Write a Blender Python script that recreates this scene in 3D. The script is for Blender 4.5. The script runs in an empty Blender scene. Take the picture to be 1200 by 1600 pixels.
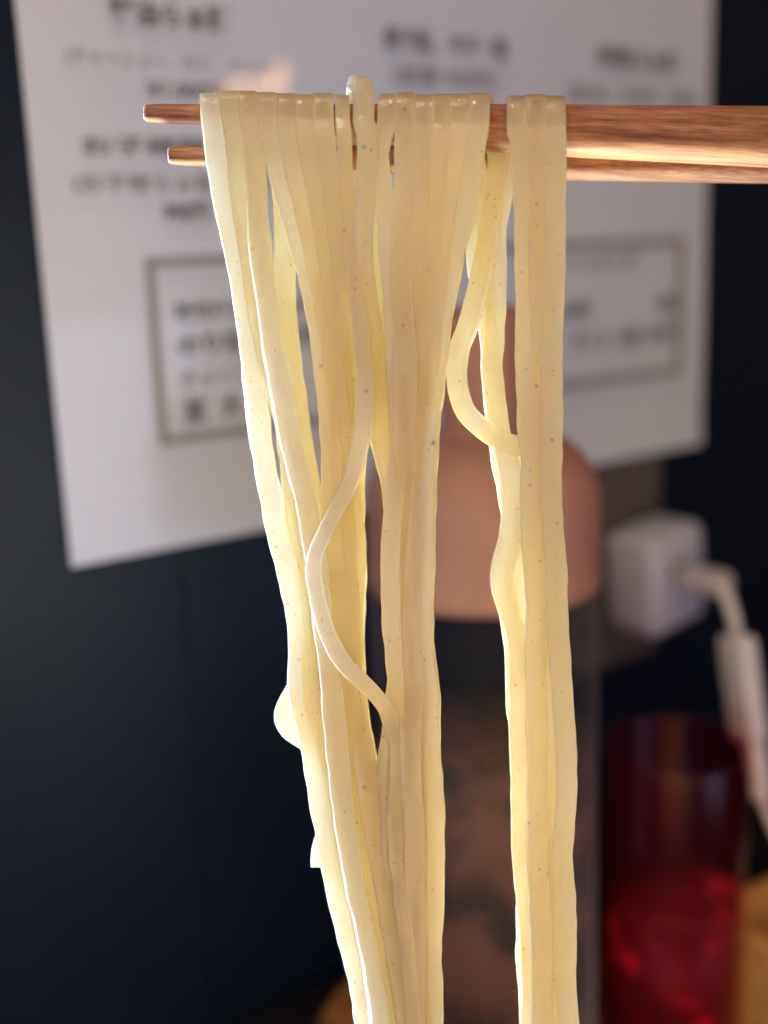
import bpy, bmesh, math, random
import numpy as np
from mathutils import Vector, Matrix, noise

random.seed(7)
SC = bpy.context.scene
COL = SC.collection

# ------------------------------------------------------------------ camera
# calibrated from the edges of the paper sheet on the wall (f in photo pixels)
F = 1790.0
def _n(v): return v / np.linalg.norm(v)
UP = _n(np.array([-272.0, 7580.0, 1790.0]))
FW = np.array([0.0, 0.0, -1.0]); FW = _n(FW - UP * FW.dot(UP))
RT = np.cross(FW, UP)
CAM = np.array([RT, FW, UP])            # camera space -> world
ORG = np.array([0.0, 0.0, 1.10])        # the camera stands here
AX = CAM @ np.array([0, 0, -1.0])       # viewing direction
AZ = -AX
AXX = CAM @ np.array([1.0, 0, 0]); AYY = CAM @ np.array([0, 1.0, 0])

cam_d = bpy.data.cameras.new('camera')
cam = bpy.data.objects.new('camera', cam_d); COL.objects.link(cam)
cam_d.sensor_fit = 'HORIZONTAL'; cam_d.sensor_width = 36.0
cam_d.lens = F / 1200.0 * 36.0
cam_d.clip_start = 0.01; cam_d.clip_end = 20
cam_d.dof.use_dof = True
cam_d.dof.focus_distance = 0.2185
cam_d.dof.aperture_fstop = cam_d.lens / 7.8
m = Matrix([list(CAM[i]) + [ORG[i]] for i in range(3)] + [[0, 0, 0, 1]])
cam.matrix_world = m
SC.camera = cam

# ------------------------------------------------------------------ colour management, world
SC.view_settings.view_transform = 'Standard'
SC.view_settings.look = 'None'
SC.view_settings.gamma = 1.0
SC.view_settings.exposure = 0.0
SC.view_settings.use_curve_mapping = False
SC.cycles.use_denoising = True
SC.cycles.max_bounces = 14
SC.cycles.transmission_bounces = 10
SC.cycles.transparent_max_bounces = 12
SC.cycles.caustics_reflective = False
SC.cycles.sample_clamp_indirect = 4.0
W = bpy.data.worlds.new('World'); SC.world = W; W.use_nodes = True
bg = W.node_tree.nodes['Background']
bg.inputs['Color'].default_value = (1.0, 0.6, 0.35, 1)
bg.inputs['Strength'].default_value = 0.10

# ------------------------------------------------------------------ lamps
def ray(x, y):
    """world vector through a photo pixel, one metre deep along the lens axis"""
    return CAM @ np.array([(x - 600) / F, -(y - 800) / F, -1.0])

def at(x, y, depth):
    return Vector(ORG + ray(x, y) * depth)

def area(name, loc, target, size, power, color, size_y=None):
    l = bpy.data.lights.new(name, 'AREA'); l.energy = power; l.color = color
    l.shape = 'RECTANGLE'; l.size = size; l.size_y = size_y or size
    o = bpy.data.objects.new(name, l); COL.objects.link(o)
    o.location = loc
    o.rotation_euler = (Vector(target) - Vector(loc)).to_track_quat('-Z', 'Y').to_euler()
    return o
def point(name, loc, power, color, radius):
    l = bpy.data.lights.new(name, 'POINT'); l.energy = power; l.color = color; l.shadow_soft_size = radius
    o = bpy.data.objects.new(name, l); COL.objects.link(o); o.location = loc
    return o

NC = Vector((0.0, 0.22, 1.10))          # middle of the noodles
k = area('low_left_backlight', (-0.162, 0.258, 0.90), (0.02, 0.205, 0.99), 0.08, 0.45, (0.20, 0.42, 1.0), 0.20)  # added cool lamp low left, between wall and noodles, for the strand glow
k.data.spread = math.radians(46)
k = area('left_backlight', (-0.155, 0.262, 1.00), (0.02, 0.195, 1.02), 0.06, 0.85, (0.44, 0.68, 1.0), 0.30)  # added tall backlight out of view at left, makes the strand edges glow
k.data.spread = math.radians(42)
k = area('low_back_light', (0.01, 0.285, 0.838), (0.01, 0.205, 0.965), 0.14, 2.4, (0.88, 1.0, 0.80), 0.04)  # added lamp under the view, shines up through the strands from behind
k.data.spread = math.radians(48)
area('top_fill', (-0.05, 0.16, 1.60), (0.02, 0.22, 1.05), 0.10, 0.72, (1.0, 0.84, 0.70))  # added overhead fill for the sheet and the top folds
area('right_fill', (0.30, 0.10, 0.95), (0.02, 0.22, 1.05), 0.20, 0.35, (0.55, 0.62, 1.0))  # added weak cool fill from the right, no opening there
area('cool_fill', (-0.30, -0.30, 1.10), (0.02, 0.25, 1.05), 0.40, 1.25, (0.16, 0.34, 1.0))
area('ceiling_light', (0.35, -0.45, 1.75), (0.05, 0.25, 1.08), 0.45, 0.9, (1.0, 0.82, 0.5))
area('warm_low_fill', (0.0, -0.20, 0.88), (0.02, 0.25, 1.02), 0.40, 1.60, (1.0, 0.66, 0.145))  # added warm fill in front, stands in for bounce off the table
point('pendant_bulb', (0.16, -0.12, 1.62), 1.3, (1.0, 0.62, 0.32), 0.0022)
# two warm bulbs hanging in the room, mirrored in the laminated sheet just above the noodles
for (mx_, my_) in ((374, 140), (428, 143)):
    _n_ = np.array([0.57931, -0.81511, 0.0]); _v = ray(mx_, my_)
    _p = ORG + _v * (0.3313 / -(_v @ _n_)); _v = _v / np.linalg.norm(_v)
    _r = _v - 2 * (_v @ _n_) * _n_
    point('pendant_bulb_far', Vector(_p + _r * 1.1), 0.22, (1.0, 0.50, 0.22), 0.009)

point('counter_bulb', (0.12, -0.40, 1.30), 0.14, (1.0, 0.72, 0.45), 0.0022)

point('cool_glint_lamp', (-0.25, -0.06, 1.36), 0.22, (0.85, 0.93, 1.0), 0.006)  # added small cool lamp, only for wet glints on the strands

# ------------------------------------------------------------------ helpers
def tag(o, label=None, cat=None, group=None, kind=None):
    if label: o['label'] = label
    if cat: o['category'] = cat
    if group: o['group'] = group
    if kind: o['kind'] = kind
    return o
def mesh_obj(name, verts, faces, mat, parent=None, smooth=True):
    me = bpy.data.meshes.new(name)
    me.from_pydata([tuple(v) for v in verts], [], faces)
    me.validate(); me.update()
    if smooth: me.polygons.foreach_set('use_smooth', [True] * len(me.polygons))
    me.materials.append(mat)
    o = bpy.data.objects.new(name, me); COL.objects.link(o)
    if parent: o.parent = parent
    return o
def bm_obj(name, bm, mat, parent=None, smooth=True):
    bmesh.ops.recalc_face_normals(bm, faces=bm.faces)
    me = bpy.data.meshes.new(name); bm.to_mesh(me); bm.free()
    if smooth: me.polygons.foreach_set('use_smooth', [True] * len(me.polygons))
    me.materials.append(mat)
    o = bpy.data.objects.new(name, me); COL.objects.link(o)
    if parent: o.parent = parent
    return o
def empty(name, loc=(0, 0, 0), rot=None):
    o = bpy.data.objects.new(name, None); COL.objects.link(o); o.location = loc
    o.empty_display_size = 0.01
    if rot is not None: o.rotation_euler = rot
    return o
def catmull(pts, step):
    """resampled Catmull-Rom curve through 3D points"""
    P = [pts[0] * 2 - pts[1]] + list(pts) + [pts[-1] * 2 - pts[-2]]
    out = []
    for i in range(1, len(P) - 2):
        p0, p1, p2, p3 = P[i-1], P[i], P[i+1], P[i+2]
        a = max((p1 - p0).length, 1e-6) ** .5; b = max((p2 - p1).length, 1e-6) ** .5; c = max((p3 - p2).length, 1e-6) ** .5
        n = max(2, int((p2 - p1).length / step))
        m1 = (p1 - p0) / a - (p2 - p0) / (a + b) + (p2 - p1) / b
        m2 = (p2 - p1) / b - (p3 - p1) / (b + c) + (p3 - p2) / c
        m1 = m1 * b; m2 = m2 * b
        for k in range(n):
            t = k / n
            out.append(p1 * (2*t**3 - 3*t*t + 1) + m1 * (t**3 - 2*t*t + t) + p2 * (-2*t**3 + 3*t*t) + m2 * (t**3 - t*t))
    out.append(P[-2].copy())
    return out
def section(w, h, r, n=4):
    """rounded rectangle"""
    pts = []
    for cx, cy, a0 in ((w/2-r, h/2-r, 0), (-w/2+r, h/2-r, 90), (-w/2+r, -h/2+r, 180), (w/2-r, -h/2+r, 270)):
        for k in range(n):
            a = math.radians(a0 + 90 * k / (n - 1))
            pts.append((cx + r * math.cos(a), cy + r * math.sin(a)))
    return pts
def lathe(bm, prof, segs=48, cap=True):
    rings = []
    for r, z in prof:
        if r < 1e-6: rings.append([bm.verts.new((0, 0, z))])
        else: rings.append([bm.verts.new((r * math.cos(2*math.pi*k/segs), r * math.sin(2*math.pi*k/segs), z)) for k in range(segs)])
    for a, b in zip(rings, rings[1:]):
        for k in range(segs):
            k2 = (k + 1) % segs
            if len(a) == 1 and len(b) == 1: continue
            if len(a) == 1: bm.faces.new((a[0], b[k], b[k2]))
            elif len(b) == 1: bm.faces.new((a[k], a[k2], b[0]))
            else: bm.faces.new((a[k], a[k2], b[k2], b[k]))
def rbox(bm, cx, cy, cz, sx, sy, sz, bev=0.001, seg=3):
    r = bmesh.ops.create_cube(bm, size=1)
    for v in r['verts']:
        v.co = Vector((cx + v.co.x * sx, cy + v.co.y * sy, cz + v.co.z * sz))
    if bev > 0:
        es = set(e for v in r['verts'] for e in v.link_edges)
        bmesh.ops.bevel(bm, geom=list(es), offset=bev, segments=seg, profile=0.5, affect='EDGES')
def tube(bm, path, rad, n=12):
    up = Vector((0, 0, 1)); rings = []
    for i, p in enumerate(path):
        t = (path[min(i+1, len(path)-1)] - path[max(i-1, 0)]).normalized()
        s = t.cross(Vector((0.3, 1, 0.1))).normalized(); u = s.cross(t)
        rr = rad(i / (len(path)-1)) if callable(rad) else rad
        rings.append([bm.verts.new(p + s * rr * math.cos(2*math.pi*k/n) + u * rr * math.sin(2*math.pi*k/n)) for k in range(n)])
    for a, b in zip(rings, rings[1:]):
        for k in range(n):
            bm.faces.new((a[k], a[(k+1) % n], b[(k+1) % n], b[k]))
    bm.faces.new(rings[0]); bm.faces.new(rings[-1])

# ------------------------------------------------------------------ materials
def new_mat(name):
    m = bpy.data.materials.new(name); m.use_nodes = True
    nt = m.node_tree; b = nt.nodes['Principled BSDF']
    return m, nt, b
def N(nt, t, **kw):
    n = nt.nodes.new(t)
    for k, v in kw.items():
        if k in n.inputs: n.inputs[k].default_value = v
        else: setattr(n, k, v)
    return n
def ramp(nt, stops):
    r = nt.nodes.new('ShaderNodeValToRGB')
    e = r.color_ramp.elements
    e[0].position, e[0].color = stops[0][0], stops[0][1]
    e[1].position, e[1].color = stops[-1][0], stops[-1][1]
    for p, c in stops[1:-1]:
        x = e.new(p); x.color = c
    return r
def simple(name, col, rough=0.5, spec=0.5, noise_scale=None, amt=0.15, bump=0.0, **kw):
    m, nt, b = new_mat(name)
    b.inputs['Base Color'].default_value = (*col, 1)
    b.inputs['Roughness'].default_value = rough
    b.inputs['Specular IOR Level'].default_value = spec
    for k, v in kw.items(): b.inputs[k].default_value = v
    if noise_scale:
        tc = N(nt, 'ShaderNodeTexCoord')
        nz = N(nt, 'ShaderNodeTexNoise', Scale=noise_scale, Detail=4.0)
        nt.links.new(tc.outputs['Object'], nz.inputs['Vector'])
        r = ramp(nt, [(0.3, (*[c * (1 - amt) for c in col], 1)), (0.7, (*[min(1, c * (1 + amt)) for c in col], 1))])
        nt.links.new(nz.outputs['Fac'], r.inputs['Fac']); nt.links.new(r.outputs['Color'], b.inputs['Base Color'])
        if bump:
            bp = N(nt, 'ShaderNodeBump', Strength=bump, Distance=0.001)
            nt.links.new(nz.outputs['Fac'], bp.inputs['Height']); nt.links.new(bp.outputs['Normal'], b.inputs['Normal'])
    return m

def noodle_material():
    m, nt, b = new_mat('wheat_noodle')
    L = nt.links.new
    tc = N(nt, 'ShaderNodeTexCoord'); oi = N(nt, 'ShaderNodeObjectInfo')
    off = N(nt, 'ShaderNodeVectorMath', operation='ADD'); L(tc.outputs['Object'], off.inputs[0]); 
    sc = N(nt, 'ShaderNodeMath', operation='MULTIPLY'); sc.inputs[1].default_value = 3.7
    L(oi.outputs['Random'], sc.inputs[0]); L(sc.outputs[0], off.inputs[1])
    # dough: faint mottling
    nz = N(nt, 'ShaderNodeTexNoise', Scale=140.0, Detail=5.0); L(off.outputs[0], nz.inputs['Vector'])
    base = ramp(nt, [(0.3, (0.91, 0.745, 0.49, 1)), (0.7, (0.95, 0.82, 0.60, 1))])
    L(nz.outputs['Fac'], base.inputs['Fac'])
    # bran flecks: small irregular brown specks
    wob = N(nt, 'ShaderNodeTexNoise', Scale=900.0, Detail=2.0); L(off.outputs[0], wob.inputs['Vector'])
    wv = N(nt, 'ShaderNodeVectorMath', operation='SCALE'); wv.inputs['Scale'].default_value = 0.0009
    L(wob.outputs['Color'], wv.inputs[0])
    ad = N(nt, 'ShaderNodeVectorMath', operation='ADD'); L(off.outputs[0], ad.inputs[0]); L(wv.outputs[0], ad.inputs[1])
    def flecks(scale, size, keep, strength):
        v = N(nt, 'ShaderNodeTexVoronoi', Scale=scale); L(ad.outputs[0], v.inputs['Vector'])
        sep = N(nt, 'ShaderNodeSeparateColor'); L(v.outputs['Color'], sep.inputs[0])
        siz = N(nt, 'ShaderNodeMapRange'); siz.inputs['From Min'].default_value = keep; siz.inputs['From Max'].default_value = 1.0
        siz.inputs['To Min'].default_value = 0.0; siz.inputs['To Max'].default_value = size
        L(sep.outputs[0], siz.inputs['Value'])
        lt = N(nt, 'ShaderNodeMath', operation='SUBTRACT'); L(siz.outputs[0], lt.inputs[0]); L(v.outputs['Distance'], lt.inputs[1])
        mr = N(nt, 'ShaderNodeMapRange'); mr.inputs['From Min'].default_value = 0.0; mr.inputs['From Max'].default_value = size * 0.35
        mr.inputs['To Max'].default_value = strength
        L(lt.outputs[0], mr.inputs['Value'])
        return mr.outputs[0]
    f1 = flecks(230.0, 0.15, 0.35, 0.62); f2 = flecks(600.0, 0.24, 0.30, 0.40)
    mx0 = N(nt, 'ShaderNodeMath', operation='MAXIMUM'); L(f1, mx0.inputs[0]); L(f2, mx0.inputs[1])
    cl = N(nt, 'ShaderNodeTexNoise', Scale=75.0, Detail=2.0); L(off.outputs[0], cl.inputs['Vector'])
    cm = N(nt, 'ShaderNodeMapRange'); cm.inputs['From Min'].default_value = 0.38; cm.inputs['From Max'].default_value = 0.60; cm.inputs['To Min'].default_value = 0.12
    L(cl.outputs['Fac'], cm.inputs['Value'])
    mx = N(nt, 'ShaderNodeMath', operation='MULTIPLY'); L(mx0.outputs[0], mx.inputs[0]); L(cm.outputs[0], mx.inputs[1])
    mix = N(nt, 'ShaderNodeMix', data_type='RGBA'); L(mx.outputs[0], mix.inputs['Factor'])
    L(base.outputs['Color'], mix.inputs['A']); mix.inputs['B'].default_value = (0.20, 0.09, 0.025, 1)
    L(mix.outputs['Result'], b.inputs['Base Color'])
    b.subsurface_method = 'RANDOM_WALK'
    b.inputs['Subsurface Weight'].default_value = 1.0
    b.inputs['Subsurface Radius'].default_value = (1.0, 0.74, 0.42)
    b.inputs['Subsurface Scale'].default_value = 0.0010
    b.inputs['Subsurface Anisotropy'].default_value = 0.3
    b.inputs['Roughness'].default_value = 0.30
    b.inputs['Specular IOR Level'].default_value = 0.35
    b.inputs['Coat Weight'].default_value = 1.0
    b.inputs['Coat Roughness'].default_value = 0.045
    # wet, slightly uneven skin: streaks along the strand and fine grain
    mp = N(nt, 'ShaderNodeMapping'); mp.inputs['Scale'].default_value = (1, 1, 0.18); L(off.outputs[0], mp.inputs['Vector'])
    st = N(nt, 'ShaderNodeTexNoise', Scale=900.0, Detail=3.0); L(mp.outputs[0], st.inputs['Vector'])
    gr = N(nt, 'ShaderNodeTexNoise', Scale=1500.0, Detail=2.0); L(off.outputs[0], gr.inputs['Vector'])
    b1 = N(nt, 'ShaderNodeBump', Strength=0.35, Distance=0.0002); L(st.outputs['Fac'], b1.inputs['Height'])
    b2 = N(nt, 'ShaderNodeBump', Strength=0.8, Distance=0.00014); L(gr.outputs['Fac'], b2.inputs['Height']); L(b1.outputs[0], b2.inputs['Normal'])
    L(b2.outputs[0], b.inputs['Normal']); L(b2.outputs[0], b.inputs['Coat Normal'])
    # light that passes right through the strands, one wall after another
    tl = N(nt, 'ShaderNodeBsdfTranslucent')
    tm = N(nt, 'ShaderNodeMix', data_type='RGBA'); L(mx.outputs[0], tm.inputs['Factor'])
    tm.inputs['A'].default_value = (0.985, 0.945, 0.79, 1); tm.inputs['B'].default_value = (0.35, 0.18, 0.06, 1)
    L(tm.outputs['Result'], tl.inputs['Color'])
    ms = N(nt, 'ShaderNodeMixShader')
    mp3 = N(nt, 'ShaderNodeMapping'); mp3.inputs['Scale'].default_value = (1, 1, 0.22); L(off.outputs[0], mp3.inputs['Vector'])
    n3 = N(nt, 'ShaderNodeTexNoise', Scale=420.0, Detail=3.0); L(mp3.outputs[0], n3.inputs['Vector'])
    mr3 = N(nt, 'ShaderNodeMapRange'); mr3.inputs['From Min'].default_value = 0.3; mr3.inputs['From Max'].default_value = 0.7
    mr3.inputs['To Min'].default_value = 0.54; mr3.inputs['To Max'].default_value = 0.82
    L(n3.outputs['Fac'], mr3.inputs['Value']); L(mr3.outputs[0], ms.inputs[0])
    L(b.outputs[0], ms.inputs[1]); L(tl.outputs[0], ms.inputs[2])
    L(ms.outputs[0], nt.nodes['Material Output'].inputs['Surface'])
    return m

def wood_material(name, c1, c2, c3, rough=0.32, scale=1.0, coat=0.3):
    m, nt, b = new_mat(name); L = nt.links.new
    tc = N(nt, 'ShaderNodeTexCoord')
    mp = N(nt, 'ShaderNodeMapping'); mp.inputs['Scale'].default_value = (26 * scale, 420 * scale, 420 * scale)
    L(tc.outputs['Object'], mp.inputs['Vector'])
    n1 = N(nt, 'ShaderNodeTexNoise', Scale=1.0, Detail=6.0); L(mp.outputs[0], n1.inputs['Vector'])
    r = ramp(nt, [(0.3, (*c1, 1)), (0.52, (*c2, 1)), (0.72, (*c3, 1))]); L(n1.outputs['Fac'], r.inputs['Fac'])
    mp2 = N(nt, 'ShaderNodeMapping'); mp2.inputs['Scale'].default_value = (110 * scale, 2600 * scale, 2200 * scale); L(tc.outputs['Object'], mp2.inputs['Vector'])
    n2 = N(nt, 'ShaderNodeTexNoise', Scale=1.0, Detail=3.0); L(mp2.outputs[0], n2.inputs['Vector'])
    r2 = ramp(nt, [(0.35, (0.60, 0.56, 0.54, 1)), (0.62, (1, 1, 1, 1))]); L(n2.outputs['Fac'], r2.inputs['Fac'])
    mx = N(nt, 'ShaderNodeMix', data_type='RGBA', blend_type='MULTIPLY'); mx.inputs['Factor'].default_value = 1.0
    L(r.outputs[0], mx.inputs['A']); L(r2.outputs[0], mx.inputs['B']); L(mx.outputs['Result'], b.inputs['Base Color'])
    b.inputs['Roughness'].default_value = rough
    b.inputs['Coat Weight'].default_value = coat; b.inputs['Coat Roughness'].default_value = 0.15
    b.inputs['Specular IOR Level'].default_value = 0.3
    n3 = N(nt, 'ShaderNodeTexNoise', Scale=1400.0, Detail=2.0); L(tc.outputs['Object'], n3.inputs['Vector'])
    bp0 = N(nt, 'ShaderNodeBump', Strength=0.4, Distance=0.00012); L(n2.outputs['Fac'], bp0.inputs['Height'])
    bp = N(nt, 'ShaderNodeBump', Strength=0.5, Distance=0.00012); L(n3.outputs['Fac'], bp.inputs['Height']); L(bp0.outputs[0], bp.inputs['Normal'])
    L(bp.outputs[0], b.inputs['Normal']); L(bp.outputs[0], b.inputs['Coat Normal'])
    return m

M_NOODLE = noodle_material()
M_STICK = wood_material('chopstick_wood', (0.25, 0.088, 0.042), (0.47, 0.20, 0.098), (0.62, 0.30, 0.155), 0.64, 1.5, 0.05)
M_WALL = simple('navy_paint', (0.0026, 0.0085, 0.024), 0.5, 0.28, 9.0, 0.22, 0.05)
M_PAPER = simple('laminated_paper', (0.75, 0.79, 0.88), 0.38, 0.5, 30.0, 0.02, 0.03, **{'Coat Weight': 0.7, 'Coat Roughness': 0.055})
M_INK = simple('black_ink', (0.15, 0.14, 0.155), 0.5)
M_INKSOFT = simple('grey_ink', (0.27, 0.25, 0.265), 0.5)
M_BORDER = simple('border_ink', (0.33, 0.30, 0.32), 0.5)
M_PLATE = simple('outlet_plate', (0.11, 0.09, 0.08), 0.45, 0.5, 60.0, 0.05)
M_WHITE = simple('white_plastic', (0.56, 0.55, 0.64), 0.28, 0.5, 80.0, 0.03)
M_CABLE = simple('white_cable', (0.66, 0.58, 0.57), 0.35, 0.5, 80.0, 0.04)
M_CAP = simple('brown_cap_plastic', (0.37, 0.165, 0.118), 0.65, 0.45, 60.0, 0.08)
M_TRAY = wood_material('tray_wood', (0.30, 0.10, 0.03), (0.42, 0.16, 0.055), (0.52, 0.22, 0.08), 0.4, 0.25)
M_BOX = wood_material('box_wood', (0.72, 0.34, 0.09), (0.85, 0.44, 0.12), (0.90, 0.50, 0.16), 0.4, 0.25)
M_TABLE = wood_material('dark_table_wood', (0.010, 0.008, 0.010), (0.016, 0.012, 0.013), (0.024, 0.018, 0.017), 0.4, 0.1)
M_METAL = simple('plug_metal', (0.55, 0.5, 0.48), 0.3, Metallic=1.0)

def clear_plastic(name, col, alpha_tint=0.2, rough=0.12, dcol=(0.45, 0.36, 0.33), edge=0.35):
    """thin clear wall: see-through with a glossy skin, a little dust and painted-in edge reflections"""
    m = bpy.data.materials.new(name); m.use_nodes = True; nt = m.node_tree; nt.nodes.clear(); L = nt.links.new
    out = N(nt, 'ShaderNodeOutputMaterial')
    tr = N(nt, 'ShaderNodeBsdfTransparent'); tr.inputs[0].default_value = (*col, 1)
    df = N(nt, 'ShaderNodeBsdfDiffuse'); df.inputs[0].default_value = (*dcol, 1)
    tc = N(nt, 'ShaderNodeTexCoord'); nz = N(nt, 'ShaderNodeTexNoise', Scale=60.0, Detail=4.0); L(tc.outputs['Object'], nz.inputs['Vector'])
    mr = N(nt, 'ShaderNodeMapRange'); mr.inputs['To Min'].default_value = alpha_tint * 0.5; mr.inputs['To Max'].default_value = alpha_tint * 1.5
    L(nz.outputs['Fac'], mr.inputs['Value'])
    lw = N(nt, 'ShaderNodeLayerWeight', Blend=0.25)
    p2 = N(nt, 'ShaderNodeMath', operation='POWER'); p2.inputs[1].default_value = 2.2; L(lw.outputs['Facing'], p2.inputs[0])
    pw = N(nt, 'ShaderNodeMath', operation='MULTIPLY'); pw.inputs[1].default_value = edge; L(p2.outputs[0], pw.inputs[0])  # grey edge reflections put into the diffuse share, stronger at grazing angles
    ad = N(nt, 'ShaderNodeMath', operation='ADD'); L(mr.outputs[0], ad.inputs[0]); L(pw.outputs[0], ad.inputs[1])
    m1 = N(nt, 'ShaderNodeMixShader'); L(ad.outputs[0], m1.inputs[0]); L(tr.outputs[0], m1.inputs[1]); L(df.outputs[0], m1.inputs[2])
    gl = N(nt, 'ShaderNodeBsdfGlossy'); gl.inputs['Roughness'].default_value = rough
    fr = N(nt, 'ShaderNodeFresnel', IOR=1.3)
    ge = N(nt, 'ShaderNodeNewGeometry'); iv = N(nt, 'ShaderNodeMath', operation='SUBTRACT'); iv.inputs[0].default_value = 1.0; L(ge.outputs['Backfacing'], iv.inputs[1])
    fm = N(nt, 'ShaderNodeMath', operation='MULTIPLY'); L(fr.outputs[0], fm.inputs[0]); L(iv.outputs[0], fm.inputs[1])
    m2 = N(nt, 'ShaderNodeMixShader'); L(fm.outputs[0], m2.inputs[0]); L(m1.outputs[0], m2.inputs[1]); L(gl.outputs[0], m2.inputs[2])
    L(m2.outputs[0], out.inputs[0])
    return m
M_CLEAR = clear_plastic('clear_plastic', (0.84, 0.80, 0.82), 0.004, 0.6)
M_REDGLASS = clear_plastic('red_glass', (0.95, 0.58, 0.66), 0.03, 0.2, (0.30, 0.015, 0.05), 0.06)
def contents_material():
    m, nt, b = new_mat('ground_spice'); L = nt.links.new
    tc = N(nt, 'ShaderNodeTexCoord')
    n1 = N(nt, 'ShaderNodeTexNoise', Scale=38.0, Detail=3.0, Distortion=0.6); L(tc.outputs['Object'], n1.inputs['Vector'])
    r = ramp(nt, [(0.40, (0.028, 0.017, 0.014, 1)), (0.55, (0.15, 0.062, 0.04, 1)), (0.8, (0.20, 0.085, 0.055, 1))]); L(n1.outputs['Fac'], r.inputs['Fac'])
    L(r.outputs[0], b.inputs['Base Color']); b.inputs['Roughness'].default_value = 0.8
    return m
M_SPICE = contents_material()
def red_liquid():
    m, nt, b = new_mat('red_liquid'); L = nt.links.new
    tc = N(nt, 'ShaderNodeTexCoord')
    n1 = N(nt, 'ShaderNodeTexNoise', Scale=45.0, Detail=2.0, Distortion=0.8); L(tc.outputs['Object'], n1.inputs['Vector'])
    r = ramp(nt, [(0.38, (0.13, 0.025, 0.028, 1)), (0.56, (0.22, 0.03, 0.035, 1)), (0.63, (0.95, 0.08, 0.08, 1))]); L(n1.outputs['Fac'], r.inputs['Fac'])  # brightest stop paints patches of refracted glow into the liquid's colour
    L(r.outputs[0], b.inputs['Base Color']); b.inputs['Roughness'].default_value = 0.4
    b.inputs['Subsurface Weight'].default_value = 0.6; b.inputs['Subsurface Radius'].default_value = (1, .1, .1); b.inputs['Subsurface Scale'].default_value = 0.01
    return m
M_REDLIQ = red_liquid()

# ------------------------------------------------------------------ the wall and what is on it
WD = Vector((0.81511, 0.57931, 0)); WN = Vector((0.57931, -0.81511, 0)); WC = 0.3313
WROT = (0, 0, math.atan2(WD.y, WD.x))
def on_wall(x, y, off=0.0):
    r = ray(x, y); t = (WC - off) / -(r @ np.array(WN))
    return Vector(ORG + r * t)
def wall_su(x, y):
    """(along the wall, world z) of a photo pixel"""
    p = on_wall(x, y); return p.dot(WD), p.z
def wall_base(s, off=0.0, z=0.0):
    p = WD * s - WN * (WC - off); return Vector((p.x, p.y, z))

TABLE_Z = 1.10 - 0.272
wall = empty('wall', wall_base(0), WROT); tag(wall, kind='structure')
seam, _ = wall_su(291, 950)
PW = 0.455
for i in range(-2, 4):
    bm = bmesh.new()
    # local x along the wall, local -y into the room
    rbox(bm, seam + (i + 0.5) * PW, 0.01, 1.2, PW - 0.0007, 0.02, 2.4, 0.0006, 2)
    bm_obj('wall_panel', bm, M_WALL, wall, smooth=False)
bm = bmesh.new(); rbox(bm, seam + PW, 0.035, 1.2, 6 * PW, 0.02, 2.4, 0)
bm_obj('wall_backing', bm, M_WALL, wall, smooth=False)

# the table (below the frame except behind the jars)
bm = bmesh.new(); rbox(bm, 0.0, 0.0, TABLE_Z - 0.02, 2.4, 0.70, 0.04, 0.003, 2)
tb = bm_obj('table', bm, M_TABLE, smooth=False); tb.rotation_euler = WROT
c = wall_base(0.30, 0.352); tb.location = (c.x, c.y, 0)
tag(tb, 'dark wooden table standing against the navy wall under the jar and red glass', 'table')

# ---- the menu sheet, landscape A4
s0, z0 = wall_su(110, 885); s1, _ = wall_su(1090, 690)
menu = empty('menu_sheet', wall_base((s0 + s1) / 2, 0.0012, z0), WROT)
tag(menu, 'large white printed menu sheet with a boxed list taped on the dark wall', 'menu')
PWD, PHT = s1 - s0, 0.212
def sheet():
    vs, fs = [], []; nx, nz = 40, 28
    for j in range(nz + 1):
        for i in range(nx + 1):
            u, v = i / nx, j / nz
            x = (u - .5) * PWD; z = v * PHT
            y = -0.0009 * noise.noise(Vector((x * 14, z * 11, 3))) - 0.0015 * max(0, 0.07 - v) * 8 * u
            vs.append((x, y, z))
    n = len(vs)
    for j in range(nz):
        for i in range(nx):
            a = j * (nx + 1) + i; fs.append((a, a + 1, a + nx + 2, a + nx + 1))
    return vs, fs
vs, fs = sheet()
nf = len(vs); nx_, nz_ = 40, 28
vs = vs + [(x, y + 0.0003, z) for x, y, z in vs]
fs = fs + [tuple(nf + k for k in reversed(f)) for f in fs[:nx_ * nz_]]
loop = [i for i in range(nx_ + 1)] + [(j + 1) * (nx_ + 1) + nx_ for j in range(nz_)] + [nz_ * (nx_ + 1) + i for i in range(nx_ - 1, -1, -1)] + [j * (nx_ + 1) for j in range(nz_ - 1, 0, -1)]
for a, b in zip(loop, loop[1:] + loop[:1]):
    k = len(vs); vs += [vs[a], vs[b], vs[nf + b], vs[nf + a]]; fs.append((k + 3, k + 2, k + 1, k))
pap = mesh_obj('paper', vs, fs, M_PAPER, menu)
# frame printed round the lower list
def local(px, py):
    s, z = wall_su(px, py); return s - (s0 + s1) / 2, z - z0
bx0, bz1 = local(220, 405); _, bz0 = local(245, 695); bx1, _ = local(1057, 480)
bt = 0.0027
vs, fs = [], []
for (xa, za, xb, zb) in ((bx0, bz0, bx1, bz0 + bt), (bx0, bz1 - bt, bx1, bz1), (bx0, bz0 + bt, bx0 + bt, bz1 - bt), (bx1 - bt, bz0 + bt, bx1, bz1 - bt)):
    i = len(vs); vs += [(xa, -0.0022, za), (xb, -0.0022, za), (xb, -0.0022, zb), (xa, -0.0022, zb)]; fs.append((i, i+1, i+2, i+3))
mesh_obj('printed_border', vs, fs, M_BORDER, menu, smooth=False)

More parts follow.
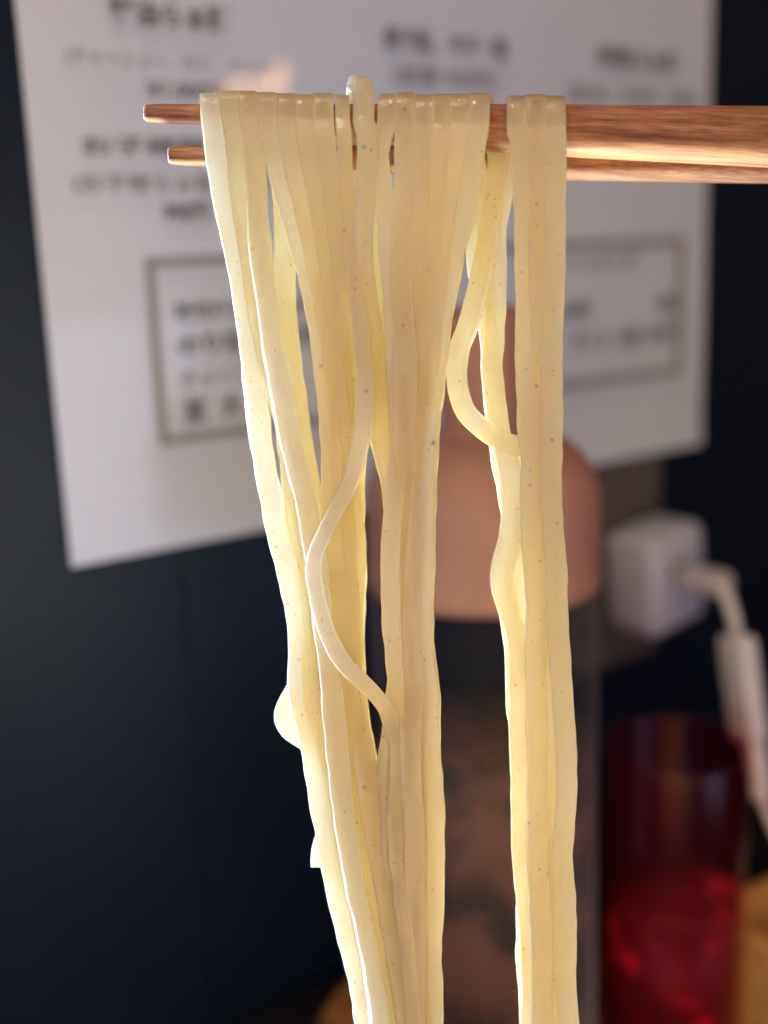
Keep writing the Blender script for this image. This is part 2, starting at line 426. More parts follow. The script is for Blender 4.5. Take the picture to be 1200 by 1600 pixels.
def text(body, px, py, hpx, mat=M_INK, end=None, bold=0.0):
    """one printed line: left end at photo pixel (px,py = middle of the line)"""
    lx, lz = local(px, py)
    _, zt = local(px, py - hpx / 2); _, zb = local(px, py + hpx / 2)
    size = (zt - zb) * 1.12
    cu = bpy.data.curves.new('printed_line', 'FONT'); cu.body = body; cu.size = size
    cu.align_y = 'CENTER'; cu.offset = bold * size; cu.resolution_u = 3
    o = bpy.data.objects.new('printed_line', cu); COL.objects.link(o)
    bpy.context.view_layer.update()
    dg = bpy.context.evaluated_depsgraph_get()
    me = bpy.data.meshes.new_from_object(o.evaluated_get(dg))
    COL.objects.unlink(o); bpy.data.objects.remove(o)
    if len(me.vertices) == 0: return
    xs = [v.co.x for v in me.vertices]; w = max(xs) - min(xs); x_0 = min(xs)
    sx = 1.0
    if end is not None:
        ex, _ = local(end, py); sx = (ex - lx) / w
    for v in me.vertices:
        v.co = Vector((lx + (v.co.x - x_0) * sx, -0.0024, lz + v.co.y))
    me.materials.clear(); me.materials.append(mat)
    q = bpy.data.objects.new('printed_line', me); COL.objects.link(q); q.parent = menu
    return q
text('醤油らぁ麺', 162, 22, 40, M_INK, 350, 0.02)
text('(チャーシュー、のり、メンマ)', 95, 92, 26, M_INKSOFT, 415)
text('¥1,000円', 222, 143, 30, M_INK, 345, 0.01)
text('お子様麺 セット', 122, 231, 29, M_INK, 455, 0.012)
text('(お子様らぁ麺、味付け玉子)', 108, 290, 27, M_INKSOFT, 520, 0.01)
text('990円', 248, 335, 32, M_INK, 318, 0.02)
text('煮干飯、ネギ・塩', 590, 64, 34, M_INK, 782, 0.015)
text('(並盛 950円)', 605, 120, 28, M_INKSOFT, 765, 0.01)
text('特製らぁ麺', 925, 92, 30, M_INK, 1052, 0.015)
text('塩 味 1,150円、味玉', 880, 148, 26, M_INKSOFT, 1080, 0.01)
text('味付け玉子 … 150円', 268, 490, 29, M_INK, 500, 0.02)
text('のり増し (五枚)', 272, 543, 32, M_INK, 500, 0.02)
text('チャーシュー', 275, 596, 28, M_INKSOFT, 440, 0.01)
text('並  大', 280, 645, 38, M_INK, 372, 0.02)
text('トッピング', 885, 414, 26, M_INKSOFT, 985, 0.01)
text('130円', 868, 488, 27, M_INK, 912, 0.02)
text('円', 1020, 478, 26, M_INK, 1045, 0.02)
text('ライス  大盛  200円', 885, 537, 28, M_INKSOFT, 1045, 0.02)

# ---- wall outlet with charger
ps, pz = wall_su(1018, 712); ps0, _ = wall_su(905, 760)
plw = 0.070; plh = 0.088
plate = empty('wall_outlet', wall_base(ps - plw / 2, 0.0, pz - plh), WROT)
tag(plate, 'grey outlet plate on the dark wall just below the menu sheet', 'outlet')
bm = bmesh.new(); rbox(bm, 0, -0.003, plh / 2, plw, 0.006, plh, 0.0015); bm_obj('plate', bm, M_PLATE, plate, False)
bm = bmesh.new(); rbox(bm, 0, -0.0068, plh * 0.5, 0.030, 0.002, 0.052, 0.0006); bm_obj('socket', bm, M_PLATE, plate, False)

AW, AD = 0.036, 0.026                 # along wall, out of wall
_q = on_wall(1016, 1000, AD + 0.0085); _t = on_wall(1016, 842, AD + 0.0085)
AH = _t.z - _q.z
cs = _q.dot(WD) + AW / 2; cz = _q.z + AH / 2
adapter = empty('usb_charger', wall_base(cs, 0.0085, _q.z), WROT)
tag(adapter, 'white cube shaped charger plugged into the grey outlet on the wall', 'charger')
bm = bmesh.new(); rbox(bm, 0, -AD / 2, AH / 2, AW, AD, AH, 0.0050, 4)
adapter.rotation_euler = (0.0, math.radians(-5), WROT[2] + math.radians(4)); bm_obj('housing', bm, M_WHITE, adapter)
bm = bmesh.new(); rbox(bm, 0, -AD - 0.0002, AH * .62, 0.013, 0.001, 0.006, 0.0003, 1); bm_obj('port', bm, M_PLATE, adapter, False)

cable = empty('charging_cable', wall_base(cs, 0.0085 + AD, cz), WROT)
tag(cable, 'white charging cable hanging from the wall charger at the right edge', 'cable')
bm = bmesh.new(); rbox(bm, 0, -0.0115, 0.003, 0.0125, 0.021, 0.0085, 0.0025, 3); bm_obj('plug', bm, M_CABLE, cable)
inv = (Matrix.Translation(cable.location) @ Matrix.Rotation(WROT[2], 4, 'Z')).inverted()
def cab(pts): return [inv @ at(x, y, d) for x, y, d in pts]
def cab_part(name, pts, rad):
    bm = bmesh.new(); tube(bm, catmull(cab(pts), 0.0015), rad); bm_obj(name, bm, M_CABLE, cable)
cab_part('cord', [(1125, 912, .408), (1136, 935, .405), (1148, 975, .402), (1154, 1010, .40)], lambda t: 0.0026 - 0.0006 * t)
def conn():
    bm = bmesh.new(); p0, p1 = cab([(1150, 992, .40), (1172, 1160, .40)])
    ax = (p1 - p0); ln = ax.length
    rbox(bm, 0, 0, 0, 0.0135, 0.008, ln, 0.0022, 3)
    q = ax.to_track_quat('Z', 'X').to_matrix().to_4x4(); q = Matrix.Translation((p0 + p1) / 2) @ q
    bmesh.ops.transform(bm, matrix=q, verts=bm.verts); return bm
bm_obj('cable_joint', conn(), M_CABLE, cable)
cab_part('strain_relief', [(1176, 1155, .40), (1184, 1200, .40), (1190, 1250, .40)], lambda t: 0.0044 - 0.0010 * t)
cab_part('cord', [(1190, 1245, .40), (1212, 1300, .395), (1260, 1380, .385), (1330, 1440, .375)], 0.0018)

# ------------------------------------------------------------------ jar, bottle, tray, box
def stand_xy(px, py, depth):
    p = at(px, py, depth); return p
jc = at(757, 1000, 0.352)
JR = 0.0355
tray_z = TABLE_Z + 0.004
jar = empty('spice_jar', (jc.x, jc.y, TABLE_Z + 0.008))
tag(jar, 'large clear jar with a domed brown cap and brown contents behind the noodles', 'jar')
def zat(py):           # height over the jar base of a photo row on the jar's near side
    r = ray(757, py); t = (jc.y - JR * 0.6) / r[1]; return ORG[2] + r[2] * t - (TABLE_Z + 0.008)
zc = zat(950); zsh = zat(800); ztop = zat(690); zk = zat(485)
print('jar z', zc, zsh, ztop, zk)
bm = bmesh.new()
RK = 0.0123
prof = [(0, zc + .001), (JR - .001, zc + .001), (JR, zc + .003), (JR, zc + .006), (JR - .0004, zc + .0065), (JR - .0004, zsh - .004)]
for k in range(1, 9):
    a = math.radians(90 * k / 8)
    prof.append((RK + (JR - RK) * math.cos(a) ** 0.9 if k < 8 else RK, zsh - .004 + (ztop - zsh + .004) * math.sin(a)))
prof += [(RK - .0004, ztop + .004), (RK, zk - .003), (RK - .001, zk - .001), (RK - .003, zk), (0, zk)]
lathe(bm, prof, 64); bm_obj('cap', bm, M_CAP, jar)
bm = bmesh.new()
lathe(bm, [(0, .0005), (JR - .003, .0005), (JR - .0012, .003), (JR - .0012, zc - .001), (JR - .0045, zc), (JR - .0045, zc + .002)], 64)
bm_obj('clear_wall', bm, M_CLEAR, jar)
bm = bmesh.new(); zs = zat(1185)
cp = [(0, .002), (JR - .004, .002), (JR - .0022, .005)]
cp += [(JR - .0022, zs - .002), (JR - .006, zs), (0, zs + .003)]
lathe(bm, cp, 64)
for v in bm.verts:
    if v.co.z > zs - .004: v.co.z += 0.004 * noise.noise(Vector((v.co.x * 60, v.co.y * 60, 1)))
bm_obj('contents', bm, M_SPICE, jar)

rc = at(1052, 1300, 0.375); RR = 0.0232
bot = empty('red_glass', (rc.x, rc.y, TABLE_Z + 0.001))
tag(bot, 'dark red see-through glass holding bright red liquid, right of the jar', 'glass')
def zr(py):
    r = ray(1052, py); t = (rc.y - RR * .6) / r[1]; return ORG[2] + r[2] * t - (TABLE_Z + 0.001)
zt = zr(1190)
bm = bmesh.new()
lathe(bm, [(0, .001), (RR - .004, .001), (RR - .001, .003), (RR, .006), (RR, zt - .0016), (RR - .0003, zt - .0005), (RR - .001, zt), (RR - .0017, zt - .0005), (RR - .002, zt - .0016), (RR - .0016, .008), (0, .006)], 56)
bm_obj('glass_wall', bm, M_REDGLASS, bot)
bm = bmesh.new()
zl = zr(1425)
lathe(bm, [(0, .003), (RR - .005, .003), (RR - .0018, .007), (RR - .0018, zl), (0, zl)], 56)
bm_obj('liquid', bm, M_REDLIQ, bot)
tray = empty('round_tray', (jc.x, jc.y, TABLE_Z + 0.0005))
tag(tray, 'round brown wooden tray under the jar, its rim showing at the bottom', 'tray')
TR = 0.060
bm = bmesh.new()
lathe(bm, [(0, 0), (TR - .004, 0), (TR, .004), (TR, .009), (TR - .0015, .011), (TR - .004, .011), (TR - .0055, .009), (TR - .007, .0065), (0, .0065)], 80)
bm_obj('tray_body', bm, M_TRAY, tray)

bp = at(1215, 1450, 0.385)
box = empty('wooden_box', (bp.x + .022, bp.y, TABLE_Z + 0.001), (0, 0, 0.5))
tag(box, 'light orange wooden box cut off by the lower right edge', 'box')
bh = 0.045
for (cx, cy, sx, sy) in ((0, -.029, .070, .005), (0, .029, .070, .005), (-.0325, 0, .005, .0529), (.0325, 0, .005, .0529)):
    bm = bmesh.new(); rbox(bm, cx, cy, bh / 2, sx, sy, bh, .0008, 2); bm_obj('side_panel', bm, M_BOX, box, False)
bm = bmesh.new(); rbox(bm, 0, 0, .0035, .0598, .0528, .004, 0); bm_obj('bottom_panel', bm, M_BOX, box, False)

# ------------------------------------------------------------------ chopsticks
def base_depth(y): return 0.2165 + (y - 140) / 1460.0 * 0.0125
def P(x, y, d):
    """point beside the hanging sheet of noodles; d = mm towards the viewer"""
    return at(x, y, base_depth(y) - d / 1000.0)
MMPX = 0.2185 / F * 1000.0          # mm per photo pixel at the noodles
UPPER = [(226, 177, 0, 12.0), (250, 177.5, 0, 13.5), (312, 179, 0, 14.5), (560, 190, 0, 24), (760, 200, 0, 33), (900, 205, 0, 37), (1300, 217, 0, 45)]
LOWER = [(263, 243, -1.0, 12.5), (290, 243.5, -1.4, 14), (418, 246, -3.6, 16), (612, 248, -7.6, 20), (780, 250, -11.2, 27), (900, 250, -11.6, 31), (1300, 252, -11.0, 35)]
def interp(tab, x, k):
    if x <= tab[0][0]: return tab[0][k]
    for a, b in zip(tab, tab[1:]):
        if x <= b[0]:
            t = (x - a[0]) / (b[0] - a[0]); return a[k] + (b[k] - a[k]) * t
    return tab[-1][k]
def stick(tab, label, seed):
    a = P(*tab[0][:3]); b = P(*tab[-1][:3]); ax = (b - a).normalized()
    side = Vector(AZ); side = (side - ax * side.dot(ax)).normalized(); upv = ax.cross(side) * -1
    if upv.z < 0: upv = -upv
    bm = bmesh.new(); rings = []
    xs = []
    x = tab[0][0]
    while x < tab[-1][0]:
        xs.append(x); x += 1.2 if x < tab[0][0] + 12 else 14
    xs.append(tab[-1][0])
    n = 24
    for x in xs:
        c = P(x, interp(tab, x, 1), interp(tab, x, 2)) - a
        r = interp(tab, x, 3) * MMPX / 1000
        e = min(1.0, (x - tab[0][0]) / 6.0); r *= 0.80 + 0.20 * math.sqrt(e)
        L = c.dot(ax); oy = c.dot(upv); od = c.dot(side)
        ring = []
        for k in range(n):
            t = 2 * math.pi * (k + .5) / n
            cs_, sn_ = math.cos(t), math.sin(t)
            p = 4.2
            q = (abs(cs_) ** p + abs(sn_) ** p) ** (-1 / p)
            q *= 1.0 - 0.06 * (abs(cs_ * sn_) * 2) ** 3
            wob = 1 + 0.02 * noise.noise(Vector((L * 60, cs_ * 2, sn_ * 2 + seed)))
            ring.append(bm.verts.new((L, od + r * q * cs_ * wob * 1.0, oy + r * q * sn_ * wob)))
        rings.append(ring)
    for u, v in zip(rings, rings[1:]):
        for k in range(n): bm.faces.new((u[k], u[(k+1) % n], v[(k+1) % n], v[k]))
    bm.faces.new(rings[0]); bm.faces.new(rings[-1])
    o = bm_obj('chopstick', bm, M_STICK)
    o.matrix_world = Matrix([[ax[i], side[i], upv[i], a[i]] for i in range(3)] + [[0, 0, 0, 1]])
    tag(o, label, 'chopstick', 'pair of wooden chopsticks')
stick(UPPER, 'upper brown wooden chopstick that the noodles are draped over', 1)
stick(LOWER, 'lower brown wooden chopstick with its blunt tip further right, behind the noodles', 5)

# ------------------------------------------------------------------ noodles
GROUP = 'ramen noodles draped over the chopsticks'
def noodle(label, top, front, back, w=3.75, h=2.6, seed=0, lift=0.0, gap=0.0, wlow=1.08, rr=0.10, lat=0.25):
    """top: x where it crosses the stick; front / back: (x, y, d) down each side"""
    r_px = interp(UPPER, top, 3); cy = interp(UPPER, top, 1); R = r_px * MMPX
    D = R * 1.02 + h / 2 - 0.1 + gap
    rq = random.Random(seed * 7 + 1); lift = lift + rq.uniform(-2.0, 3.8); top = top + rq.uniform(-1.2, 1.2)
    ty = cy - r_px - (h / 2) / MMPX - lift + 2
    arc = []
    xb = back[0][0]; xf = front[0][0]
    for k, a in enumerate((-1.0, -0.93, -0.66, 0, 0.66, 0.93, 1.0)):
        ysh = (1.0, 0.42, 0.07, 0.0, 0.07, 0.42, 1.0)[k]
        x = top + (min(0, a) * -1 * (xb - top) if a < 0 else a * (xf - top)) * (lat * abs(a) if lat < .5 else lat)
        arc.append(P(x, ty + ysh * (cy - ty) * 1.0, D * a))
    pts_b = [P(*q) for q in reversed(back)]
    pts_f = [P(*q) for q in front]
    pts = pts_b + arc + pts_f
    path = catmull(pts, 0.0008)
    # index of the crest
    crest = P(top, ty, 0); it = min(range(len(path)), key=lambda i: (path[i] - crest).length)
    rnd = random.Random(seed * 13 + 5)
    ox = rnd.uniform(0, 50)
    acc = 0.0; arcl = [0.0]
    for p, q in zip(path, path[1:]):
        acc += (q - p).length; arcl.append(acc)
    lc = arcl[it]
    new = []
    for p, s in zip(path, arcl):
        k = min(1.0, abs(s - lc) / 0.03)
        new.append(p + Vector(AXX) * (0.00050 * k * noise.noise(Vector((s * 55, ox, 0)))) + Vector(AXX) * ((0.00010 + 0.00014 * k) * noise.noise(Vector((s * 260, ox, 4))))
                     + Vector(AZ) * (0.0003 * k * noise.noise(Vector((s * 45, ox, 9)))))
    path = new
    T = [(path[min(i+1, len(path)-1)] - path[max(i-1, 0)]).normalized() for i in range(len(path))]
    side = [None] * len(path)
    s0_ = Vector(AXX); s0_ = (s0_ - T[it] * s0_.dot(T[it])).normalized(); side[it] = s0_
    for rng in (range(it + 1, len(path)), range(it - 1, -1, -1)):
        prev = s0_
        for i in rng:
            prev = (prev - T[i] * prev.dot(T[i])).normalized(); side[i] = prev
    sec = section(1.0, 1.0, rr, 4); ns = len(sec)
    verts, faces = [], []
    for i, p in enumerate(path):
        s = arcl[i]; k = min(1.0, max(0.0, abs(s - lc) - 0.006) / 0.05)
        tw = k * 0.45 * noise.noise(Vector((s * 17, ox + 7, 2)))
        sd = side[i]; nr = sd.cross(T[i])
        c_, s_ = math.cos(tw), math.sin(tw)
        a = sd * c_ + nr * s_; b = nr * c_ - sd * s_
        ww = w * (1 + 0.17 * k * noise.noise(Vector((s * 38, ox, 20))) + 0.035 * noise.noise(Vector((s * 190, ox, 23)))) / 1000
        ww *= 1 + (wlow - 1) * k
        hh = h * (1 + 0.12 * k * noise.noise(Vector((s * 31, ox, 31))) + 0.04 * noise.noise(Vector((s * 170, ox, 33)))) / 1000
        for j, (u, v) in enumerate(sec):
            cup = -0.02 * hh * (1 - (2 * u) ** 2) * (1 if v > 0 else -1)
            rib = 1 + 0.03 * noise.noise(Vector((u * 3 + ox, v * 3, s * 120)))
            verts.append(p + a * (u * ww * rib) + b * (v * hh * rib + cup))
        if i:
            o0 = (i - 1) * ns; o1 = i * ns
            for j in range(ns):
                j2 = (j + 1) % ns; faces.append((o0 + j, o0 + j2, o1 + j2, o1 + j))
    faces.append(tuple(range(ns - 1, -1, -1))); nn = len(path) - 1
    faces.append(tuple(nn * ns + j for j in range(ns)))
    org = crest
    verts = [v - org for v in verts]
    me = bpy.data.meshes.new('noodle'); me.from_pydata([tuple(v) for v in verts], [], faces); me.update()
    bm = bmesh.new(); bm.from_mesh(me); bmesh.ops.recalc_face_normals(bm, faces=bm.faces); bm.to_mesh(me); bm.free()
    me.polygons.foreach_set('use_smooth', [True] * len(me.polygons))
    me.materials.append(M_NOODLE)
    o = bpy.data.objects.new('noodle', me); COL.objects.link(o); o.location = org
    tag(o, label, 'noodle', GROUP)
    return o

# ---- left part of the sheet
noodle('leftmost noodle over the chopsticks, nearest the two chopstick tips', 327,
  [(333,215,3.6),(342,270,3.6),(352,325,3.4),(364,388,3.2),(376,455,3),(391,530,2.6),(401,600,2.4),(408,680,2.2),(421,770,2),(437,850,1.8),(457,925,1.5),(465,980,1.2),(464,1040,1.2),(467,1090,1.2),(482,1140,1.5),(492,1190,1.8),(500,1260,2),(513,1330,2),(527,1400,2.2),(539,1450,2.2),(553,1500,2.2),(568,1560,2.2),(578,1640,2)],
  [(338,250,-5),(352,320,-4.5),(372,420,-4),(386,520,-3.6),(400,640,-3),(414,720,-3),(430,800,-3),(448,880,-3),(470,1000,-3),(490,1120,-3),(512,1230,-2.5),(518,1262,-1.5),(511,1300,-1),(504,1325,-.8),(502,1352,-0.5)], seed=1)
noodle('second noodle from the left end of the chopsticks, flat front at the left', 358,
  [(366,215,3.9),(372,280,3.7),(382,350,3.4),(391,420,3),(400,490,2.7),(416,560,2.4),(430,610,2),(443,660,1.4),(451,710,1),(458,760,0.5),(466,830,0),(474,900,0),(481,960,0),(483,1040,0.5),(492,1110,0.5),(508,1180,0.5),(518,1260,0.5),(532,1350,0.5),(550,1450,0.5),(575,1560,0.5),(590,1640,0)],
  [(368,250,-5.3),(380,330,-4.5),(400,450,-4),(428,600,-4),(450,690,-4),(456,760,-4),(464,870,-3.8),(476,980,-3),(478,1052,-2.2),(464,1082,-1.5),(453,1104,-1.0),(449,1123,-.7),(457,1138,-0.5),(472,1149,-.5),(487,1162,-0.6),(500,1195,-1),(512,1260,-2),(535,1380,-2),(560,1500,-2),(590,1640,-2)], seed=2)
noodle('third noodle from the left, right edge of the leftmost clump', 388,
  [(395,215,4.3),(400,280,4.6),(404,350,5),(411,420,5.2),(420,490,5.4),(428,560,5.6),(440,630,5.6),(455,700,5.6),(469,760,5.4),(485,830,4.6),(497,900,4.4),(505,980,4.4),(515,1060,4.4),(524,1140,4.4),(531,1220,4.4),(539,1300,4.4),(556,1400,4.6),(577,1500,4.8),(600,1640,5)],
  [(396,250,-5.6),(400,330,-4.8),(412,430,-3),(430,540,-2),(446,640,-1),(462,740,0),(480,840,0),(497,940,0),(505,1040,0),(520,1140,0),(540,1240,0),(555,1340,0),(575,1450,0),(600,1640,0)], seed=3)
noodle('fourth noodle from the left, starting right above the first gap between clumps', 416,
  [(422,215,4.6),(435,265,4.7),(453,325,4.8),(468,385,4.6),(484,445,4.4),(497,505,4.2),(505,560,4),(511,620,3.8),(515,680,3.6),(518,740,3.2),(518,800,2.8),(524,870,2.4),(534,950,2.4),(542,1040,2.4),(548,1120,2.4),(552,1200,2.4),(560,1290,2.6),(578,1380,2.8),(598,1480,3),(622,1640,3)],
  [(432,250,-6.4),(441,300,-5),(446,350,-4),(447,420,-3),(447,480,-2.2),(451,540,-1.5),(461,620,-1),(472,690,-.5),(482,750,0),(498,820,0),(512,900,0),(508,980,0),(507,1040,-.6),(514,1110,-1),(528,1190,-1),(548,1290,-1),(572,1400,-1),(605,1640,-1)], seed=4)
noodle('fifth noodle from the left on the chopstick, in the middle-left clump', 446,
  [(451,215,4.9),(461,265,4.9),(474,325,4.9),(486,385,4.8),(498,445,4.6),(510,505,4.4),(520,560,4.0),(526,620,3.6),(529,680,3.2),(532,740,2.8),(537,800,2.2),(543,870,2),(547,940,2),(549,1020,2),(556,1100,2),(566,1180,2.4),(574,1260,3),(588,1340,3.5),(604,1420,4),(620,1500,4.2),(640,1640,4.4)],
  [(452,250,-6.8),(470,330,-5),(494,430,-4),(510,530,-3.4),(520,640,-3),(524,760,-2.6),(534,870,-2.4),(545,980,-2.2),(552,1090,-2),(565,1200,-2),(582,1310,-2),(600,1450,-2),(615,1640,-2)], seed=5)
noodle('sixth noodle from the left on the chopstick, in the middle-left clump', 477,
  [(480,215,5.2),(488,265,5.2),(499,325,5.2),(510,385,5),(519,445,4.6),(527,505,4.2),(534,560,3.6),(538,620,3),(541,680,2.6),(544,740,2),(548,800,1.4),(553,870,1),(553,940,.8),(553,1010,.8),(553,1080,.8),(558,1140,1),(572,1200,1),(590,1280,1.4),(604,1360,1.8),(622,1460,2),(650,1640,2)],
  [(480,250,-7.2),(495,330,-5.4),(510,430,-4.6),(522,530,-4.6),(530,640,-4.4),(538,760,-4.4),(548,870,-4),(551,980,-4),(555,1090,-4),(574,1200,-4),(600,1310,-4),(620,1450,-4),(635,1640,-4)], seed=6)
noodle('seventh noodle from the left, left neighbour of the wavy crossing noodle', 505,
  [(508,215,5.5),(514,265,5.5),(523,325,5.4),(533,385,5.2),(541,445,4.6),(547,505,3.6),(549,560,2.2),(550,620,1.0),(552,680,.6),(551,740,0),(550,810,-1),(548,880,-1.4),(552,960,-1.4),(556,1040,-1.4),(558,1110,-1.2),(570,1190,-1),(596,1270,-1),(616,1370,-1),(636,1480,-1),(655,1640,-1)],
  [(508,250,-7.4),(520,330,-6),(532,430,-5.6),(541,530,-5),(548,600,-4.5),(551,660,-4.5),(548,760,-5),(552,870,-5),(552,980,-5),(556,1090,-5),(576,1200,-5),(610,1310,-5),(630,1450,-5),(650,1640,-5)], seed=7)
noodle('long wavy noodle crossing in front to the left and back right at mid height', 534,
  [(538,215,5.9),(540,265,6),(544,325,6),(549,385,5.8),(556,445,5.8),(562,505,6),(567,560,6.2),(570,610,6.4),(569,660,6.6),(560,710,6.8),(545,760,7),(525,800,7.2),(506,840,7.4),(493,878,7.4),(493,920,7.2),(504,970,7),(525,1020,6.8),(553,1053,6.4),(582,1080,5.8),(604,1108,5.2),(618,1160,5),(618,1220,5),(616,1300,5.2),(624,1400,5.4),(640,1500,5.6),(655,1640,5.8)],
  [(536,250,-7.8),(545,330,-6.4),(556,430,-4.6),(566,530,-3.4),(574,620,-2.6),(598,720,-1.6),(622,800,-1),(626,900,-1),(628,1000,-1),(628,1100,-1),(618,1200,-1),(610,1320,-1),(630,1450,-1),(660,1640,-1)], seed=8, w=2.65)
noodle('pale looped noodle that stands up highest above the chopstick', 560,
  [(574,205,7.0),(574,250,7.2),(572,300,7.2),(567,350,6.6),(565,400,5.4),(570,450,4.6),(578,510,4.2),(586,570,3.8),(592,630,3.4),(604,700,3),(617,770,2.6),(619,850,2.4),(616,920,2.4),(618,1000,2.4),(618,1080,2.4),(612,1160,2.6),(604,1240,2.8),(606,1330,3),(620,1430,3),(640,1520,3),(655,1640,3)],
  [(552,190,-5.5),(552,250,-8),(566,300,-6.4),(584,380,-4),(592,440,-3),(597,500,-2.4),(603,560,-2),(610,640,-2),(618,740,-2),(626,850,-2),(630,960,-2),(634,1080,-2),(636,1200,-2),(640,1330,-2),(650,1450,-2),(665,1640,-2)], seed=9, lift=25, w=3.95, h=3.1, gap=1.2, rr=0.40, lat=0.6)
# ---- centre part of the sheet
noodle('noodle just right of the pale loop, left of the small lens-shaped hole', 606,
  [(597,215,4.8),(593,245,5),(598,285,5),(602,325,5),(608,385,5),(613,445,4.8),(617,505,4.6),(619,560,4.4),(621,640,4.2),(620,720,4.6),(617,800,5),(612,870,5),(612,940,5),(618,1010,5),(621,1080,4.6),(626,1150,4.2),(632,1230,4.4),(637,1310,4.4),(640,1400,4.4),(650,1500,4.2),(665,1640,4)],
  [(598,250,-9),(600,330,-7),(606,430,-6),(612,530,-5.4),(620,640,-5),(626,760,-5),(628,880,-5),(628,1000,-5),(630,1150,-5),(636,1300,-5),(650,1450,-5),(660,1640,-5)], seed=10, w=3.3)
noodle('noodle bordering the right side of the small lens-shaped hole', 634,
  [(632,215,5.2),(632,265,5.3),(631,325,5.4),(629,385,5.6),(628,445,5.8),(629,505,6),(630,560,6),(632,640,5.6),(633,720,5.2),(632,800,4),(634,870,3.4),(636,940,3.2),(639,1010,3.2),(643,1080,3.2),(638,1150,3.8),(626,1230,2.4),(630,1310,2.4),(640,1400,2.6),(655,1500,2.6),(668,1640,2.6)],
  [(632,250,-9.6),(632,330,-7),(630,430,-6),(632,530,-5),(636,640,-4),(640,760,-3.4),(645,880,-3),(645,1000,-3),(645,1150,-3),(648,1300,-3),(655,1450,-3),(670,1640,-3)], seed=11)
noodle('fourth noodle from the right end of the wide sheet, hanging straight down its centre', 663,
  [(661,215,5.5),(659,265,5.6),(656,325,5.6),(652,385,5.6),(648,445,5.4),(645,505,5),(644,560,4.6),(645,640,3.6),(646,720,3),(648,800,2.6),(648,870,2.2),(648,940,2),(650,1010,2.2),(655,1080,2.6),(660,1150,2.6),(656,1230,3.2),(652,1310,3.6),(652,1400,3.6),(655,1500,3.4),(660,1640,3.2)],
  [(661,250,-10),(658,330,-7),(652,430,-5),(648,530,-3.4),(650,640,-2),(655,760,-1.6),(656,880,-1),(656,1000,-1),(658,1150,-1),(662,1300,-1),(665,1450,-1),(672,1640,-1)], seed=12)
noodle('third noodle from the right end of the wide sheet', 691,
  [(688,215,5.8),(684,265,5.9),(679,325,5.9),(673,385,5.8),(667,445,5.6),(661,505,5.2),(657,560,5),(656,640,5),(656,720,5),(655,800,4.8),(650,870,4.6),(645,940,4.4),(643,1010,4.2),(645,1080,4),(640,1150,5.2),(644,1230,5.6),(647,1310,5.6),(646,1400,5.6),(650,1500,5.4),(652,1640,5)],
  [(688,250,-10.4),(682,330,-7),(670,430,-4.4),(660,530,-2.4),(658,640,-.8),(660,760,0),(660,880,.2),(658,1000,.2),(660,1150,0),(668,1300,0),(672,1450,0),(676,1640,0)], seed=13)
noodle('second noodle from the right end of the wide sheet', 720,
  [(715,215,6),(709,265,6),(700,325,6),(692,385,5.8),(684,445,5.6),(677,505,5.2),(672,560,4.8),(669,640,4),(668,720,3.4),(667,800,2.8),(663,880,2.6),(661,960,2.6),(661,1040,2.8),(666,1110,2.4),(670,1170,2.2),(674,1240,2.2),(672,1320,2.2),(668,1400,2.2),(664,1480,2.2),(664,1640,2.2)],
  [(736,235,-6.2),(744,290,-5.6),(742,345,-5.2),(745,400,-5),(755,460,-4.6),(763,520,-4),(767,580,-3.4),(772,640,-3),(779,700,-2.6),(790,760,-2.2),(800,810,-2),(799,870,-1.6),(793,920,-1),(800,980,-.5),(808,1040,0),(811,1100,0),(816,1180,0),(815,1260,0),(820,1340,0),(826,1420,0),(826,1500,0),(830,1640,0)], seed=14)
noodle('noodle at the right end of the wide sheet, beside the bare stretch of chopstick', 749,
  [(745,215,6.2),(737,265,6.2),(725,325,6),(712,385,5.4),(702,445,5),(692,505,4.6),(684,560,4.4),(675,640,5.4),(671,720,5.6),(668,800,5.4),(665,880,5),(661,960,4.6),(663,1010,4.4),(667,1060,4.2),(672,1110,4),(674,1160,4),(679,1230,4),(681,1280,4),(679,1340,4),(678,1400,4),(676,1460,4),(678,1540,4),(676,1640,4)],
  [(778,238,-5.8),(774,290,-5),(764,360,-4),(752,440,-3),(736,500,-2.2),(719,550,-1.6),(714,590,-1.2),(725,637,-.6),(754,671,0),(790,691,.4),(826,703,0.4),(846,740,-1.4),(851,800,-2),(853,880,-2),(856,980,-2),(862,1100,-2),(864,1220,-2),(860,1340,-2),(866,1450,-2),(870,1640,-2)], seed=15, wlow=0.95)
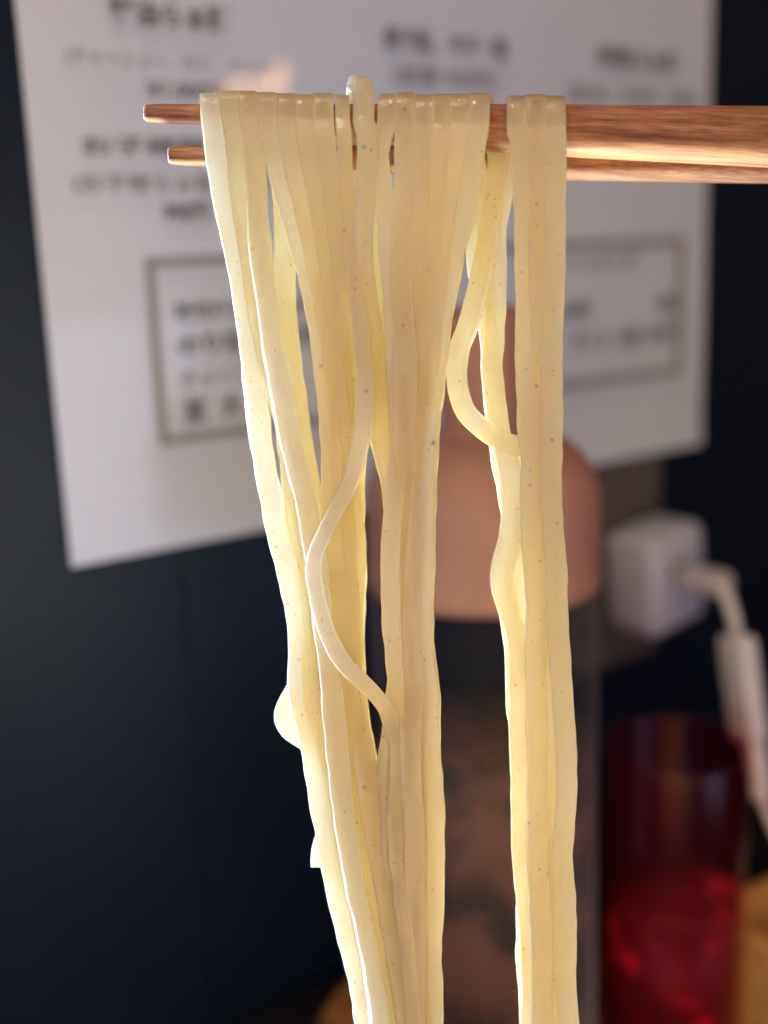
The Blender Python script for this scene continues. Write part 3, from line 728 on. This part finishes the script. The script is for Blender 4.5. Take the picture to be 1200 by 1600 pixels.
# ---- the separate bundle on the right
noodle('left noodle of the separate three-strand bundle on the right', 806,
  [(812,215,6.2),(814,265,6),(816,325,5.8),(818,385,5.4),(822,445,5),(824,505,4.8),(825,560,4.8),(826,640,4.8),(828,720,4.8),(829,800,4.6),(832,870,4.2),(838,940,4),(838,1010,4),(837,1080,4),(838,1160,4),(838,1240,4),(840,1320,4),(843,1400,4),(845,1480,4),(848,1640,4)],
  [(792,240,-6),(784,310,-5.4),(774,370,-5),(773,430,-4.4),(773,520,-3.8),(771,580,-3.2),(777,640,-2.6),(784,690,-1),(798,740,0.6),(801,790,0.8),(799,840,0.8),(788,882,0.8),(785,910,0.8),(790,945,0.8),(802,990,1),(806,1040,1.4),(809,1100,1.6),(813,1180,1.8),(813,1240,1.8),(816,1300,1.8),(823,1380,1.8),(825,1460,1.8),(827,1540,1.8),(830,1640,1.8)], seed=16)
noodle('middle noodle of the separate three-strand bundle on the right', 838,
  [(840,215,6.4),(841,265,6.3),(841,325,6.2),(842,385,6),(844,445,5.6),(845,505,5.2),(845,560,5),(847,640,5),(848,720,4.8),(847,800,4.4),(850,870,3),(852,940,3),(856,1010,3),(860,1080,3),(861,1160,3.4),(860,1240,3.6),(857,1320,3.4),(862,1400,3.2),(860,1480,3),(862,1640,3)],
  [(834,240,-6.4),(826,320,-5),(824,430,-4),(826,540,-3),(828,650,-2.6),(826,760,-2.4),(822,860,-2),(816,960,-2),(822,1060,-2),(832,1180,-2),(838,1300,-2),(840,1450,-2),(842,1640,-2)], seed=17)
noodle('rightmost noodle on the chopsticks, outer edge of the separate bundle', 867,
  [(868,215,6.6),(868,265,6.5),(867,325,6.4),(866,385,6.2),(865,445,6),(864,505,5.6),(863,560,5.4),(863,640,5.4),(862,720,5.4),(862,800,5.2),(866,870,5),(870,940,4.8),(873,1010,4.8),(878,1080,4.8),(884,1160,4.8),(885,1240,4.8),(880,1300,4.6),(878,1350,4.4),(884,1410,4.2),(883,1480,4),(882,1540,4),(892,1640,4)],
  [(864,240,-6.8),(860,320,-5),(856,430,-4),(853,540,-3),(852,650,-2.6),(856,760,-3.6),(862,860,-4),(868,960,-4),(872,1080,-4),(876,1200,-4),(872,1330,-4),(876,1450,-4),(884,1640,-4)], seed=18)
